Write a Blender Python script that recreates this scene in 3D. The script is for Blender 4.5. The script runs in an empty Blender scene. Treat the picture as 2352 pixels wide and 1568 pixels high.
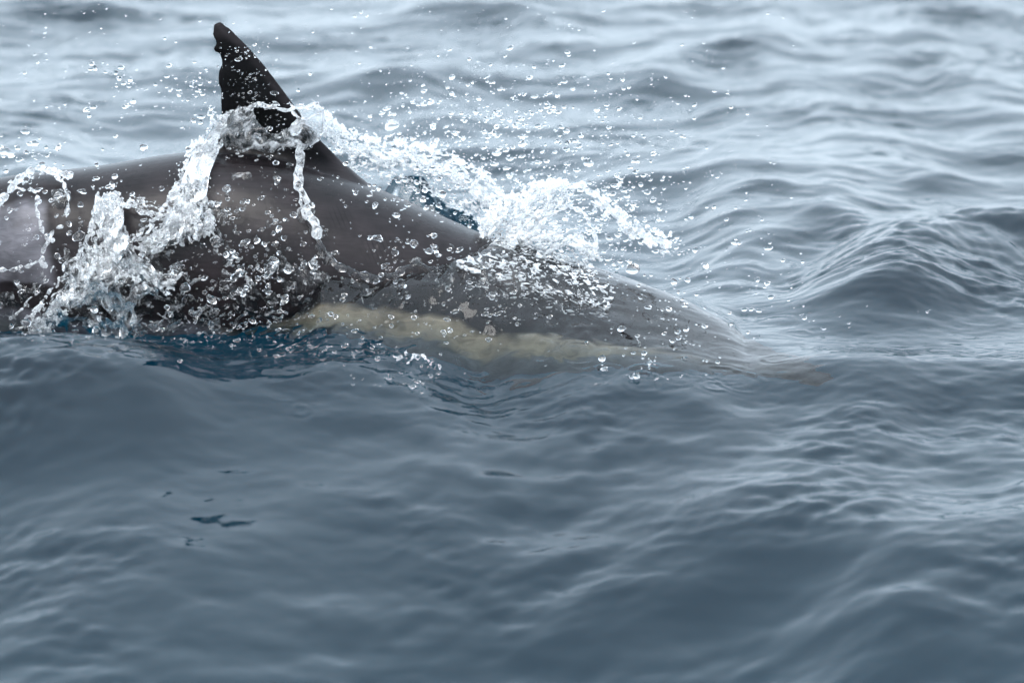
import bpy, bmesh, math, random
import numpy as np
from mathutils import Vector

# ------------------------------------------------------------------ camera, sky, sun, exposure
sc = bpy.context.scene
DIST, DEP, FRAME_W = 10.0, math.radians(11.5), 2.2
cd, sd = math.cos(DEP), math.sin(DEP)
cam_data = bpy.data.cameras.new('camera')
cam = bpy.data.objects.new('camera', cam_data)
sc.collection.objects.link(cam)
sc.camera = cam
cam.location = (0, -DIST * cd, DIST * sd)
cam.rotation_euler = (math.pi / 2 - DEP, 0, 0)
cam_data.sensor_width = 36.0
cam_data.lens = 36.0 * DIST / FRAME_W
cam_data.clip_start, cam_data.clip_end = 0.1, 6000
cam_data.dof.use_dof = True
cam_data.dof.focus_distance = 9.95
cam_data.dof.aperture_fstop = 3.2

SUN_EL, SUN_AZ = math.radians(52), math.radians(205)     # veiled by overcast, behind the viewer
world = bpy.data.worlds.new('World')
sc.world = world
world.use_nodes = True
wn, wl = world.node_tree.nodes, world.node_tree.links
bg = wn['Background']
sky = wn.new('ShaderNodeTexSky')
sky.sky_type = 'NISHITA'
sky.sun_disc = False
sky.sun_elevation = SUN_EL
sky.sun_rotation = SUN_AZ
sky.air_density, sky.dust_density, sky.ozone_density = 1.0, 4.0, 1.5
hsv = wn.new('ShaderNodeHueSaturation')                  # overcast: the same sky with most of its blue veiled
hsv.inputs['Saturation'].default_value = 0.62
wl.new(sky.outputs[0], hsv.inputs['Color'])
veil = wn.new('ShaderNodeMixRGB')                        # even cloud layer over the whole dome
veil.inputs['Fac'].default_value = 0.8
# standard overcast sky: somewhat brighter at the zenith than at the horizon
wtc = wn.new('ShaderNodeTexCoord'); wsep = wn.new('ShaderNodeSeparateXYZ'); wl.new(wtc.outputs['Generated'], wsep.inputs[0])
wmr = wn.new('ShaderNodeMapRange'); wl.new(wsep.outputs['Z'], wmr.inputs['Value'])
wmr.inputs['From Min'].default_value = 0.0; wmr.inputs['To Min'].default_value = .64
wsc = wn.new('ShaderNodeVectorMath'); wsc.operation = 'SCALE'; wsc.inputs[0].default_value = (7.6, 9.05, 10.4)
wl.new(wmr.outputs[0], wsc.inputs['Scale']); wl.new(wsc.outputs[0], veil.inputs['Color2'])
wl.new(hsv.outputs[0], veil.inputs['Color1'])
wl.new(veil.outputs[0], bg.inputs['Color'])
bg.inputs['Strength'].default_value = 0.15

sun_data = bpy.data.lights.new('sun', 'SUN')
sun_data.energy = 1.3
sun_data.angle = math.radians(40)
sun_data.color = (1.0, 0.97, 0.93)
sun = bpy.data.objects.new('sun', sun_data)
sc.collection.objects.link(sun)
sun.location = (0, 0, 20)
_d = Vector((math.sin(SUN_AZ) * math.cos(SUN_EL), math.cos(SUN_AZ) * math.cos(SUN_EL), math.sin(SUN_EL)))
sun.rotation_euler = (-_d).to_track_quat('-Z', 'Y').to_euler()

sc.view_settings.view_transform = 'Standard'
sc.view_settings.look = 'None'
sc.view_settings.gamma = 1.0
sc.view_settings.exposure = 1.07
sc.cycles.use_denoising = True
sc.cycles.max_bounces = 14
sc.cycles.transmission_bounces = 12
sc.cycles.glossy_bounces = 5
sc.cycles.diffuse_bounces = 3
sc.cycles.transparent_max_bounces = 16
sc.cycles.volume_bounces = 3
sc.cycles.caustics_reflective = True
sc.cycles.caustics_refractive = True
sc.cycles.blur_glossy = 0.3

rng = np.random.default_rng(7)
random.seed(7)
COL = sc.collection

# ------------------------------------------------------------------ helpers
W0, H0 = 2352.0, 1568.0            # measuring grid of the photograph
def ray(u, v):
    x = (u - W0 / 2) / W0 * FRAME_W
    h = (H0 / 2 - v) / W0 * FRAME_W
    return np.array([x, DIST * cd + h * sd, -DIST * sd + h * cd])
CAM = np.array([0.0, -DIST * cd, DIST * sd])
def P(u, v, y=0.0):                # the point of the sight line that lies at depth y
    d = ray(u, v); t = (y - CAM[1]) / d[1]
    return CAM + d * t
def G(u, v, z=0.0):                # the point of the sight line that lies at height z
    d = ray(u, v); t = (z - CAM[2]) / d[2]
    return CAM + d * t

def mesh_np(name, verts, faces, smooth=True):
    """faces: (n,3) or (n,4) int array"""
    verts = np.asarray(verts, np.float32); faces = np.asarray(faces, np.int32)
    me = bpy.data.meshes.new(name)
    n, k = faces.shape
    me.vertices.add(len(verts)); me.vertices.foreach_set('co', verts.ravel())
    me.loops.add(n * k); me.loops.foreach_set('vertex_index', faces.ravel())
    me.polygons.add(n)
    me.polygons.foreach_set('loop_start', np.arange(0, n * k, k, dtype=np.int32))
    me.polygons.foreach_set('loop_total', np.full(n, k, np.int32))
    if smooth: me.polygons.foreach_set('use_smooth', np.ones(n, bool))
    me.update(calc_edges=True); me.validate()
    return me
def link(name, me, mat=None, parent=None, label=None, cat=None, group=None, kind=None):
    o = bpy.data.objects.new(name, me); COL.objects.link(o)
    if mat is not None and me is not None and not me.materials: me.materials.append(mat)
    if parent is not None: o.parent = parent
    if label: o['label'] = label
    if cat: o['category'] = cat
    if group: o['group'] = group
    if kind: o['kind'] = kind
    return o
def attr(me, name, vals):
    a = me.attributes.new(name, 'FLOAT', 'POINT'); a.data.foreach_set('value', np.asarray(vals, np.float32))
def sstep(a, b, x):
    t = np.clip((x - a) / (b - a), 0, 1); return t * t * (3 - 2 * t)

class Tile:
    """periodic random field made in frequency space, sampled bilinearly"""
    def __init__(s, seed, size, n, spec, chop=False):
        r = np.random.default_rng(seed)
        k = np.fft.fftfreq(n, size / n) * 2 * np.pi
        kx, ky = np.meshgrid(k, k)
        kk = np.hypot(kx, ky); kk[0, 0] = 1e-9
        A = np.sqrt(np.maximum(spec(kk, np.arctan2(ky, kx)), 0)); A[0, 0] = 0
        F = A * np.fft.fft2(r.standard_normal((n, n)))
        h = np.fft.ifft2(F).real
        sdv = h.std(); s.h = h / sdv
        s.size, s.n = size, n
        if chop:
            s.dx = np.fft.ifft2(1j * kx / kk * F).real / sdv
            s.dy = np.fft.ifft2(1j * ky / kk * F).real / sdv
    def at(s, x, y, f=None):
        f = s.h if f is None else f
        u = (x / s.size % 1.0) * s.n; v = (y / s.size % 1.0) * s.n
        i = np.floor(u).astype(int); j = np.floor(v).astype(int)
        a = u - i; b = v - j; a = a * a * (3 - 2 * a) * .3 + a * .7; b = b * b * (3 - 2 * b) * .3 + b * .7
        i %= s.n; j %= s.n; i1 = (i + 1) % s.n; j1 = (j + 1) % s.n
        return (f[j, i] * (1 - a) + f[j, i1] * a) * (1 - b) + (f[j1, i] * (1 - a) + f[j1, i1] * a) * b

# node helper
def new_mat(name):
    m = bpy.data.materials.new(name); m.use_nodes = True
    nt = m.node_tree; nt.nodes.clear()
    return m, nt.nodes, nt.links, nt.nodes.new('ShaderNodeOutputMaterial')
def noise(nodes, scale, detail=3, rough=.5, dist=0.0):
    n = nodes.new('ShaderNodeTexNoise'); n.inputs['Scale'].default_value = scale
    n.inputs['Detail'].default_value = detail; n.inputs['Roughness'].default_value = rough
    n.inputs['Distortion'].default_value = dist; return n

# ------------------------------------------------------------------ the dolphin's measurements (spine stations)
# u, back ridge v, depth y, half depth, half width
ST = np.array([
    (-760, 690, .27, .022, .020), (-640, 640, .26, .045, .026), (-450, 545, .24, .085, .050), (-220, 462, .21, .135, .092),
    (0, 409, .18, .175, .138), (220, 383, .155, .203, .168), (430, 352, .14, .217, .188), (600, 352, .13, .224, .197),
    (740, 388, .125, .224, .202), (860, 433, .12, .222, .203), (1000, 493, .11, .212, .198), (1120, 545, .10, .202, .190),
    (1250, 592, .08, .185, .178), (1380, 642, .055, .166, .163), (1500, 694, .03, .143, .146), (1610, 752, .0, .116, .124),
    (1700, 812, -.03, .086, .097), (1755, 866, -.045, .060, .068), (1790, 904, -.055, .038, .045), (1840, 940, -.07, .026, .032),
    (1900, 970, -.085, .018, .024), (1925, 982, -.09, .006, .010)], float)
_top = np.array([P(u, v, y) for u, v, y, a, b in ST])
SX, SY = _top[:, 0], ST[:, 2]
SA, SB = ST[:, 3], ST[:, 4]
SZ = _top[:, 2] - SA
def catmull(xs, ys, x):            # smooth interpolation through the stations
    x = np.asarray(x, float)
    m = np.gradient(ys, xs)
    i = np.clip(np.searchsorted(xs, x) - 1, 0, len(xs) - 2)
    h = xs[i + 1] - xs[i]; t = np.clip((x - xs[i]) / h, 0, 1)
    return ((1 + 2 * t) * (1 - t) ** 2 * ys[i] + t * (1 - t) ** 2 * h * m[i] + t * t * (3 - 2 * t) * ys[i + 1] + t * t * (t - 1) * h * m[i + 1])
def spine(x): return catmull(SX, SY, x), catmull(SX, SZ, x), catmull(SX, SA, x), catmull(SX, SB, x)
def UX(u): return (u - W0 / 2) / W0 * FRAME_W      # world x of picture column u at the animal

# ------------------------------------------------------------------ the sea
PEAK = 2 * np.pi / 1.05
WDIR = math.radians(-72)
def sea_spec(k, th):
    d = np.cos(th - WDIR); spread = .08 + .92 * np.abs(d) ** 4
    return np.exp(-1.1 * (PEAK / k) ** 2) * k ** -5.0 * spread * np.exp(-(k / 70) ** 2)
SEA = Tile(3, 8.0, 1280, sea_spec, True)
def rip_spec(k, th):
    d = np.abs(np.cos(th - math.radians(-80)))
    return np.exp(-(40. / k) ** 4) * k ** -3.2 * (.06 + d ** 4) * np.exp(-(k / 230) ** 2)
RIP = Tile(5, 2.4, 1024, rip_spec)
TURB = Tile(9, 1.6, 800, lambda k, th: np.exp(-(50. / k) ** 4) * k ** -3.4 * np.exp(-(k / 260) ** 2))
CHOP = Tile(15, 3.6, 900, lambda k, th: np.exp(-1.2 * (2 * np.pi / .26 / k) ** 2) * k ** -5.2 * (.25 + .75 * np.cos(th - math.radians(-60)) ** 2) * np.exp(-(k / 150) ** 2))
PATCH = Tile(11, 5.0, 256, lambda k, th: np.exp(-(k / 9.) ** 2))

def swell(X, Y):
    """the animal lies along a low swell; its near face falls away towards the viewer"""
    wob = .16 * np.sin(X * 2.3 + .6) + .10 * np.sin(X * 5.1 + 2.)
    t = np.clip((Y + .18 - wob * .4) / (-2.8 + wob * .3), 0, 1)
    t0 = np.clip(t / .12, 0, 1)
    return -.660 * (.25 * t * t * (3 - 2 * t) + .75 * t * t0 * t0 * (3 - 2 * t0)) * (1 - .22 * sstep(UX(1450), UX(2300), X)) * np.exp(-(np.minimum(Y + 3.0, 0) / 2.5) ** 2) * np.exp(-(X / 6) ** 2)
def on_sea(u, v, lift):
    z = lift
    for _ in range(8):
        g = G(u, v, z); z = .5 * z + .5 * (float(swell(np.array(g[0]), np.array(g[1]))) + lift)
    return G(u, v, z)
def ridge(X, Y, pts, amp, wf, wb, tap=.12):
    """one authored wave: a crest line through picture points, steep towards the viewer (wf) and gentle behind (wb)"""
    g = np.array([on_sea(u, v, amp * .85)[:2] for u, v in pts]); g = g[np.argsort(g[:, 0])]
    m0, m1 = (g[1] - g[0]), (g[-1] - g[-2])
    gx = np.concatenate([[g[0, 0] - 1], g[:, 0], [g[-1, 0] + 1]])
    gy = np.concatenate([[g[0, 1] - .4 * m0[1] / m0[0]], g[:, 1], [g[-1, 1] + .4 * m1[1] / m1[0]]])
    fx = np.arange(gx[0], gx[-1], .01); fy = np.interp(fx, gx, gy)
    kn = np.exp(-(np.arange(-24, 25) / 9.) ** 2); kn /= kn.sum()
    fy = np.convolve(np.pad(fy, 24, mode='edge'), kn, 'valid')           # no kinks along the crest
    sl = np.gradient(fy, fx)
    R = 3.2 * max(wf, wb)
    out = np.zeros_like(X)
    sel = (X > g[0, 0] - tap) & (X < g[-1, 0] + tap) & (Y > fy.min() - R) & (Y < fy.max() + R)
    x, y = X[sel], Y[sel]
    s = (y - np.interp(x, fx, fy)) / np.sqrt(1 + np.interp(x, fx, sl) ** 2)
    env = sstep(g[0, 0] - tap, g[0, 0] + tap, x) * (1 - sstep(g[-1, 0] - tap, g[-1, 0] + tap, x))
    w = wf + (wb - wf) * sstep(-.08, .08, s)
    out[sel] = amp * env * np.exp(-np.abs(s / w) ** 1.8)
    return out

RIDGES = [  # picture points of the crest, height, near width, far width, end taper
    ([(-250, 862), (-60, 866), (120, 866), (260, 878), (420, 900)], .090, .20, .30, .12),
    ([(-300, 1010), (-60, 985), (150, 990), (300, 1040)], .050, .24, .40, .22),
    ([(400, 900), (520, 900), (680, 888), (850, 874), (960, 915), (1100, 970)], .055, .22, .22, .14),
    ([(1250, 940), (1400, 908), (1560, 902), (1720, 945)], .040, .16, .25, .14),
    ([(1150, 1052), (1320, 1026), (1500, 1020)], .034, .18, .30, .18),
    ([(1900, 640), (1990, 590), (2080, 552), (2200, 520), (2352, 502), (2550, 496)], .135, .27, .34, .22),
    ([(1620, 600), (1700, 545), (1790, 510), (1890, 488), (1980, 508)], .068, .18, .35, .12),
    ([(1360, 415), (1500, 402), (1700, 390), (1900, 385), (2060, 362), (2180, 392)], .050, .22, .45, .18),
    ([(1600, 470), (1800, 440), (1990, 425)], .022, .2, .4, .15),
    ([(1440, 150), (1540, 116), (1640, 98), (1760, 104), (1850, 150)], .050, .26, .55, .16),
    ([(1950, 160), (2030, 130), (2110, 118), (2200, 150), (2300, 172)], .036, .22, .4, .14),
    ([(1640, 275), (1780, 252), (1950, 270), (2040, 300)], .034, .25, .5, .16),
    ([(300, 195), (420, 166), (520, 160), (700, 170)], .046, .28, .5, .18),
    ([(700, 225), (830, 190), (960, 196), (1080, 240)], .052, .34, .5, .18),
    ([(-120, 285), (0, 288), (80, 312), (150, 350)], .050, .28, .5, .14),
    ([(900, 40), (1040, 18), (1200, 22), (1300, 40)], .036, .26, .5, .16), ([(2050, 20), (2200, 8), (2352, 14)], .03, .25, .5, .16),
    ([(1150, 115), (1290, 100), (1400, 120)], .026, .25, .5, .14), ([(-50, 30), (120, 6), (300, 20)], .036, .25, .5, .16),
    ([(2200, 300), (2352, 282), (2450, 280)], .026, .25, .5, .14),
    ([(1380, 1310), (1600, 1195), (1800, 1150), (1950, 1180), (2100, 1260)], .064, .28, .36, .24),
    ([(900, 1290), (1080, 1240), (1300, 1300)], .034, .24, .42, .22), ([(100, 1400), (400, 1330), (700, 1390)], .034, .26, .42, .24), ([(640, 1150), (820, 1110), (1000, 1140)], .022, .2, .4, .2),
    ([(1850, 1500), (2100, 1420), (2400, 1330), (2600, 1300)], .046, .3, .4, .2),
]
# drops that have just fallen: picture point, ring radius
RINGS = [(1782, 826, .030), (1478, 878, .045), (1700, 880, .05), (1560, 875, .03), (1660, 865, .04), (1640, 890, .025), (1775, 918, .02),
         (1780, 745, .05), (1840, 770, .025), (1600, 845, .05), (1060, 1000, .03), (1265, 985, .035), (650, 905, .04), (690, 945, .02),
         (1480, 855, .03), (1520, 800, .05), (1400, 860, .025), (1330, 820, .04), (1100, 760, .05), (1250, 810, .03), (1690, 830, .06)]
_mx = [UX(u) for u in (-300, 300, 520, 640, 720, 745, 790, 860, 960, 1060, 1140, 1200)]
_mh = [.0, .0, .012, .055, .12, .155, .160, .150, .166, .185, .215, .235]
def sea_height(X, Y):
    near = 1 - sstep(3.5, 9.0, np.hypot(X, Y * .7))            # fine waves only where they can be seen
    amp = .0125 - .001 * sstep(.5, 2.5, Y)
    h = SEA.at(X, Y) * amp
    dx, dy = SEA.at(X, Y, SEA.dx) * amp * 1.1, SEA.at(X, Y, SEA.dy) * amp * 1.1
    # the water the animal pushes: calms the random sea close to it
    y0, z0, a, b = spine(np.clip(X, SX[0], SX[-1]))
    calm = np.exp(-((Y - y0 + .15) / .42) ** 2) * sstep(UX(-500), UX(-100), X) * (1 - sstep(UX(1750), UX(2150), X))
    foreg = sstep(-.25, -.7, Y) * (1 - .6 * sstep(UX(1500), UX(2000), X))
    k = 1 - .75 * calm; k = k * (1 - .45 * foreg)
    _c = on_sea(380, 1090, 0); lull = np.exp(-((X - _c[0]) / .42) ** 2 - ((Y - _c[1]) / .40) ** 2)
    _c = on_sea(520, 1195, 0); lull = np.maximum(lull, np.exp(-((X - _c[0]) / .3) ** 2 - ((Y - _c[1]) / .3) ** 2))
    k = k * (1 - .95 * lull)
    h, dx, dy = h * k, dx * k, dy * k
    h = h + swell(X, Y) + CHOP.at(X, Y) * near * (.0016 + .0022 * sstep(-1, 1, PATCH.at(X + 1.3, Y))) * (1 - .6 * calm) * (1 - .9 * lull) * (1 - .45 * sstep(.4, 2.0, Y))
    for r in RIDGES: h = h + ridge(X, Y, *r)
    # the mound: climbs the flank, then covers the back towards the head
    xr = sstep(UX(1080), UX(1230), X)
    film = .018 + .030 * sstep(UX(1300), UX(1800), X)
    top = z0 + a + film
    Hh = np.interp(X, _mx, _mh) * (1 - xr) + xr * np.maximum(top, .02)
    Hh = Hh * (1 - sstep(UX(1640), UX(2120), X))
    yc = (y0 - b * .82) * (1 - xr) + y0 * xr
    s = Y - yc
    wf = .15 * (1 - xr) + xr * np.maximum(b * 1.7, .20)
    wb = .10 * (1 - xr) + xr * np.maximum(b * 1.9, .28)
    w = np.where(s > 0, wb, wf)
    mound = np.exp(-np.abs(s / w) ** 2.0)
    h = h * (1 - mound * np.clip(.6 * Hh / .1 + xr, 0, 1)) + Hh * mound
    # the wave thrown up on the far side of the back
    yb = np.interp(X, [UX(700), UX(900), UX(1150)], [.50, .47, .42])
    hb = np.interp(X, [UX(q) for q in (600, 740, 860, 960, 1060, 1130, 1220)], [0, .11, .21, .24, .20, .12, 0])
    h = h + hb * np.exp(-np.abs((Y - yb) / .13) ** 1.8) * (1 + .12 * TURB.at(X * .4, Y * .4))
    # ripples
    pt = PATCH.at(X, Y)
    g = sstep(-.6, 1.2, pt)
    rz = np.zeros_like(X)
    for u, v, rx, ry in [(2150, 960, .30, .45), (2330, 1010, .3, .5), (1800, 1000, .35, .2), (560, 830, .5, .12), (2200, 640, .32, .5)]:
        c = G(u, v); rz += np.exp(-((X - c[0]) / rx) ** 2 - ((Y - c[1]) / ry) ** 2)
    h = h + RIP.at(X, Y) * near * (.0005 + .0013 * g ** 2 + .0006 * np.clip(rz, 0, 1)) * (1 - .1 * foreg)
    # broken water along the flank and round the splash
    tw = np.exp(-((Y - y0 + .24) / .17) ** 2) * sstep(UX(-200), UX(40), X) * (1 - sstep(UX(1250), UX(1480), X))
    wv = np.exp(-((X - G(2220, 640)[0]) / .26) ** 2 - ((Y - G(2220, 640)[1]) / .45) ** 2)
    lf = np.exp(-((X - G(20, 930)[0]) / .13) ** 2 - ((Y - G(20, 930)[1]) / .2) ** 2)
    h = h + TURB.at(X, Y * .8) * (.0036 * tw + .0020 * wv + .0018 * lf)
    return h, dx, dy

def axis(lo, hi, fine_lo, fine_hi, fine, grow=1.14):
    c = list(np.arange(fine_lo, fine_hi, fine))
    st = fine; x = c[-1]
    while x < hi: st = min(st * grow, 400); x += st; c.append(x)
    st = fine; x = c[0]
    while x > lo: st = min(st * grow, 400); x -= st; c.insert(0, x)
    return np.array(c)
xs = axis(-2500, 2500, -1.75, 1.75, .0055)
ys = axis(-2500, 2500, -2.75, 7.2, .0105)
ys = np.concatenate([ys[ys < -.62], np.arange(-.62, .6, .005), ys[ys > .605]])
X, Y = np.meshgrid(xs, ys)
Hs, DX, DY = sea_height(X, Y)
def S(u, v, lift=0.0):
    """where the sight line meets the sea, lifted by `lift`"""
    d = ray(u, v); zz = np.arange(.45, -.75, -.003)
    pts = CAM[None] + d[None] * ((zz - CAM[2]) / d[2])[:, None]
    i = np.clip(np.searchsorted(xs, pts[:, 0]), 0, len(xs) - 1); j = np.clip(np.searchsorted(ys, pts[:, 1]), 0, len(ys) - 1)
    below = pts[:, 2] < Hs[j, i]
    k = int(np.argmax(below)) if below.any() else len(zz) - 1
    return pts[k] + np.array([0, -.6 * lift, lift])
_rc = [(S(u, v), r0) for u, v, r0 in RINGS]
for c, r0 in _rc:                                              # rings where drops have just fallen
    r = np.hypot(X - c[0], Y - c[1]); m = r < r0 + .05
    rr = r[m] + .004 * SEA.at(X[m] * 9, Y[m] * 9)
    am = rng.uniform(.0003, .0011) * np.clip(1 + .6 * TURB.at(X[m] * .2 + r0 * 9, Y[m] * .2), .1, 2)
    Hs[m] += am * np.cos((rr - r0) * 2 * np.pi / .020) * np.exp(-((rr - r0) / .015) ** 2)
fade = np.exp(-(np.hypot(X, Y) / 60) ** 2)
V = np.stack([X + DX * fade, Y + DY * fade, Hs * fade], -1).reshape(-1, 3)
ny, nx = X.shape
idx = np.arange(nx * ny).reshape(ny, nx)
F = np.stack([idx[:-1, :-1], idx[:-1, 1:], idx[1:, 1:], idx[1:, :-1]], -1).reshape(-1, 4)
sea_me = mesh_np('water', V, F)

def foam_field(X, Y):
    f = np.zeros_like(X)
    def spot(u, v, z, rx, ry, a):
        c = G(u, v, z); return a * np.exp(-((X - c[0]) / rx) ** 2 - ((Y - c[1]) / ry) ** 2)
    for s in [(1230, 640, .2, .10, .14, .7), (1330, 670, .16, .09, .12, .6), (1180, 690, .12, .12, .10, .5), (1390, 700, .12, .06, .06, .6), (1000, 700, .1, .14, .06, .35),
              (960, 830, .02, .06, .05, .6), (640, 820, .02, .12, .06, .3), (30, 775, .02, .08, .10, .8), (250, 790, .01, .2, .06, .5), (1050, 460, .12, .2, .2, 2.2),
              (930, 400, .1, .2, .2, 2.2), (850, 400, .1, .2, .2, 1.6), (120, 800, 0, .2, .05, 1.), (420, 800, 0, .2, .04, .8)]:
        f += spot(*s) * .34
    return np.clip(f, 0, 1)
attr(sea_me, 'foam', foam_field(X, Y).ravel())

def water_material():
    m, N, L, out = new_mat('sea_water')
    gl = N.new('ShaderNodeBsdfGlass'); gl.inputs['IOR'].default_value = 1.333; gl.inputs['Roughness'].default_value = .0
    gl.inputs['Color'].default_value = (1, 1, 1, 1)
    tc = N.new('ShaderNodeTexCoord')
    mp = N.new('ShaderNodeMapping'); mp.inputs['Scale'].default_value = (.45, 1, 1); L.new(tc.outputs['Object'], mp.inputs[0])
    n1 = noise(N, 55, 4, .55, .4); L.new(mp.outputs[0], n1.inputs['Vector'])
    bp = N.new('ShaderNodeBump'); bp.inputs['Strength'].default_value = .05; bp.inputs['Distance'].default_value = .006
    L.new(n1.outputs[0], bp.inputs['Height']); L.new(bp.outputs[0], gl.inputs['Normal'])
    fo = N.new('ShaderNodeAttribute'); fo.attribute_name = 'foam'
    n2 = noise(N, 90, 6, .7, .6); L.new(tc.outputs['Object'], n2.inputs['Vector'])
    ad = N.new('ShaderNodeMath'); ad.operation = 'ADD'; L.new(fo.outputs['Fac'], ad.inputs[0]); L.new(n2.outputs[0], ad.inputs[1])
    rp = N.new('ShaderNodeMapRange'); rp.inputs['From Min'].default_value = .98; rp.inputs['From Max'].default_value = 1.25; L.new(ad.outputs[0], rp.inputs['Value'])
    df = N.new('ShaderNodeBsdfDiffuse'); df.inputs['Color'].default_value = (.82, .85, .88, 1)
    mx = N.new('ShaderNodeMixShader'); L.new(rp.outputs[0], mx.inputs[0]); L.new(gl.outputs[0], mx.inputs[1]); L.new(df.outputs[0], mx.inputs[2])
    L.new(mx.outputs[0], out.inputs['Surface'])
    va = N.new('ShaderNodeVolumeAbsorption'); va.inputs['Color'].default_value = (.42, .70, .76, 1); va.inputs['Density'].default_value = 1.3
    L.new(va.outputs[0], out.inputs['Volume'])
    return m
SEA_MAT = water_material()
link('water', sea_me, SEA_MAT, kind='structure', label='grey blue open sea with small smooth waves')

def plain(name, col, rough=.6, spec=.3):
    m, N, L, out = new_mat(name)
    b = N.new('ShaderNodeBsdfPrincipled'); b.inputs['Base Color'].default_value = (*col, 1)
    b.inputs['Roughness'].default_value = rough; b.inputs['Specular IOR Level'].default_value = spec
    L.new(b.outputs[0], out.inputs['Surface']); return m
R_ = 2400
link('deep_water', mesh_np('deep_water', [(-R_, -R_, -2.0), (R_, -R_, -2.0), (R_, R_, -2.0), (-R_, R_, -2.0)], [(0, 1, 2, 3)]),
     plain('deep_water', (.013, .165, .195), 1, 0), kind='structure', label='dark teal depth under the surface')

# ------------------------------------------------------------------ the dolphin
def body_mesh():
    n = 260; m = 72
    t = np.linspace(0, 1, n); x = SX[0] + (SX[-1] - SX[0]) * (t)
    y0, z0, a, b = spine(x)
    a = np.maximum(a, .004); b = np.maximum(b, .004)
    th = np.linspace(0, 2 * np.pi, m, endpoint=False)
    c, s = np.cos(th), np.sin(th)
    # slightly keeled back, fuller belly
    prof_y = np.sign(c) * np.abs(c) ** .94
    V = np.stack([np.repeat(x[:, None], m, 1), y0[:, None] + b[:, None] * prof_y[None], z0[:, None] + a[:, None] * s[None]], -1).reshape(-1, 3)
    F = []
    for i in range(n - 1):
        r0, r1 = i * m, (i + 1) * m
        for j in range(m):
            k = (j + 1) % m; F.append((r0 + j, r0 + k, r1 + k, r1 + j))
    me = bpy.data.meshes.new('b'); cap0 = list(range(m)); cap1 = list(range((n - 1) * m, n * m))
    me.from_pydata(V.tolist(), [], F + [cap0, cap1[::-1]])
    return me
TRAIL = [(51, 505), (53, 496), (58, 490), (81, 488), (94, 495), (104, 498), (107, 490), (112, 488.5), (119, 493), (122, 505), (146, 510), (155, 506), (165, 502), (180, 500.5), (194, 501),
         (201, 506), (216, 508), (230, 507), (259, 508), (300, 505), (330, 488), (350, 450), (362, 415), (420, 380)]
LEAD = [(51, 507), (55, 513), (60, 516), (65, 527), (76, 538), (111, 573), (151, 608), (201, 646), (230, 667), (280, 703), (321, 735), (367, 781), (421, 845), (470, 905)]
FIN_Y = .132
def fin_mesh():
    vs = np.concatenate([np.linspace(51, 130, 50), np.linspace(132, 465, 90)])
    tv = np.array(TRAIL, float); lv = np.array(LEAD, float)
    m = 40; rows = []
    for v in vs:
        ut, ul = np.interp(v, tv[:, 0], tv[:, 1]), np.interp(v, lv[:, 0], lv[:, 1])
        hgt = (v - 51) / 330
        base = .0045 + .019 * min(hgt, 1) ** .8
        base += .05 * max(0, (v - 330) / 90) ** 1.6
        row = []
        for side in (1, -1):
            q = np.linspace(0, 1, m) if side == 1 else np.linspace(1, 0, m)[1:-1]
            c = .5 - .5 * np.cos(np.pi * q)
            tt = base * (2.6 * np.sqrt(np.maximum(1 - c, 0)) * (1 - (1 - c)) ** .55 * .78 + .10 * np.sin(np.pi * c)) + .0012 * np.sin(np.pi * np.clip(c, 0, 1)) ** .2
            uu = ut + (ul - ut) * c
            pts = [P(u_, v, FIN_Y) for u_ in uu]
            row += [(p[0], p[1] - side * t_ , p[2]) for p, t_ in zip(pts, tt)]
        rows.append(row)
    k = len(rows[0]); V = [p for r in rows for p in r]; F = []
    for i in range(len(rows) - 1):
        for j in range(k):
            F.append((i * k + j, i * k + (j + 1) % k, (i + 1) * k + (j + 1) % k, (i + 1) * k + j))
    F.append(list(range(k))[::-1]); F.append(list(range((len(rows) - 1) * k, len(rows) * k)))
    me = bpy.data.meshes.new('f'); me.from_pydata(V, [], F); return me
def paddle(root, tip, chord, thick, sweep, normal):
    """flipper or fluke blade: tapered, swept back, thin"""
    root, tip, sweep, normal = map(lambda v: np.array(v, float), (root, tip, sweep, normal))
    n, m = 14, 14; V = []; F = []
    for i in range(n + 1):
        q = i / n; c = root + (tip - root) * q + sweep * q ** 2
        w = chord * (1 - q) ** .6 * (1 + .3 * q) + .004; t = thick * (1 - .8 * q) + .002
        ax = sweep / np.linalg.norm(sweep)
        for j in range(m):
            a = 2 * np.pi * j / m; V.append(c + ax * w * .5 * math.cos(a) + normal * t * math.sin(a))
    for i in range(n):
        for j in range(m): F.append((i * m + j, i * m + (j + 1) % m, (i + 1) * m + (j + 1) % m, (i + 1) * m + j))
    F += [list(range(m))[::-1], list(range(n * m, n * m + m))]
    me = bpy.data.meshes.new('p'); me.from_pydata([tuple(v) for v in V], [], F); return me
def remesh(meshes, voxel, smooth_iter=0, name='m'):
    bm = bmesh.new()
    for me in meshes: bm.from_mesh(me)
    bmesh.ops.recalc_face_normals(bm, faces=bm.faces)
    me = bpy.data.meshes.new(name); bm.to_mesh(me); bm.free()
    o = bpy.data.objects.new('tmp', me); COL.objects.link(o)
    r = o.modifiers.new('r', 'REMESH'); r.mode = 'VOXEL'; r.voxel_size = voxel; r.use_smooth_shade = True
    if smooth_iter:
        s = o.modifiers.new('s', 'SMOOTH'); s.factor = .5; s.iterations = smooth_iter
    dg = bpy.context.evaluated_depsgraph_get(); dg.update()
    out = bpy.data.meshes.new_from_object(o.evaluated_get(dg)); out.name = name
    bpy.data.objects.remove(o); bpy.data.meshes.remove(me)
    for q in meshes: bpy.data.meshes.remove(q)
    return out
_hx = UX(1450); _y, _z, _a, _b = [float(q) for q in spine(_hx)]
_tx = SX[0]; _ty, _tz, _ta, _tb = [float(q) for q in spine(_tx + .02)]
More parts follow.
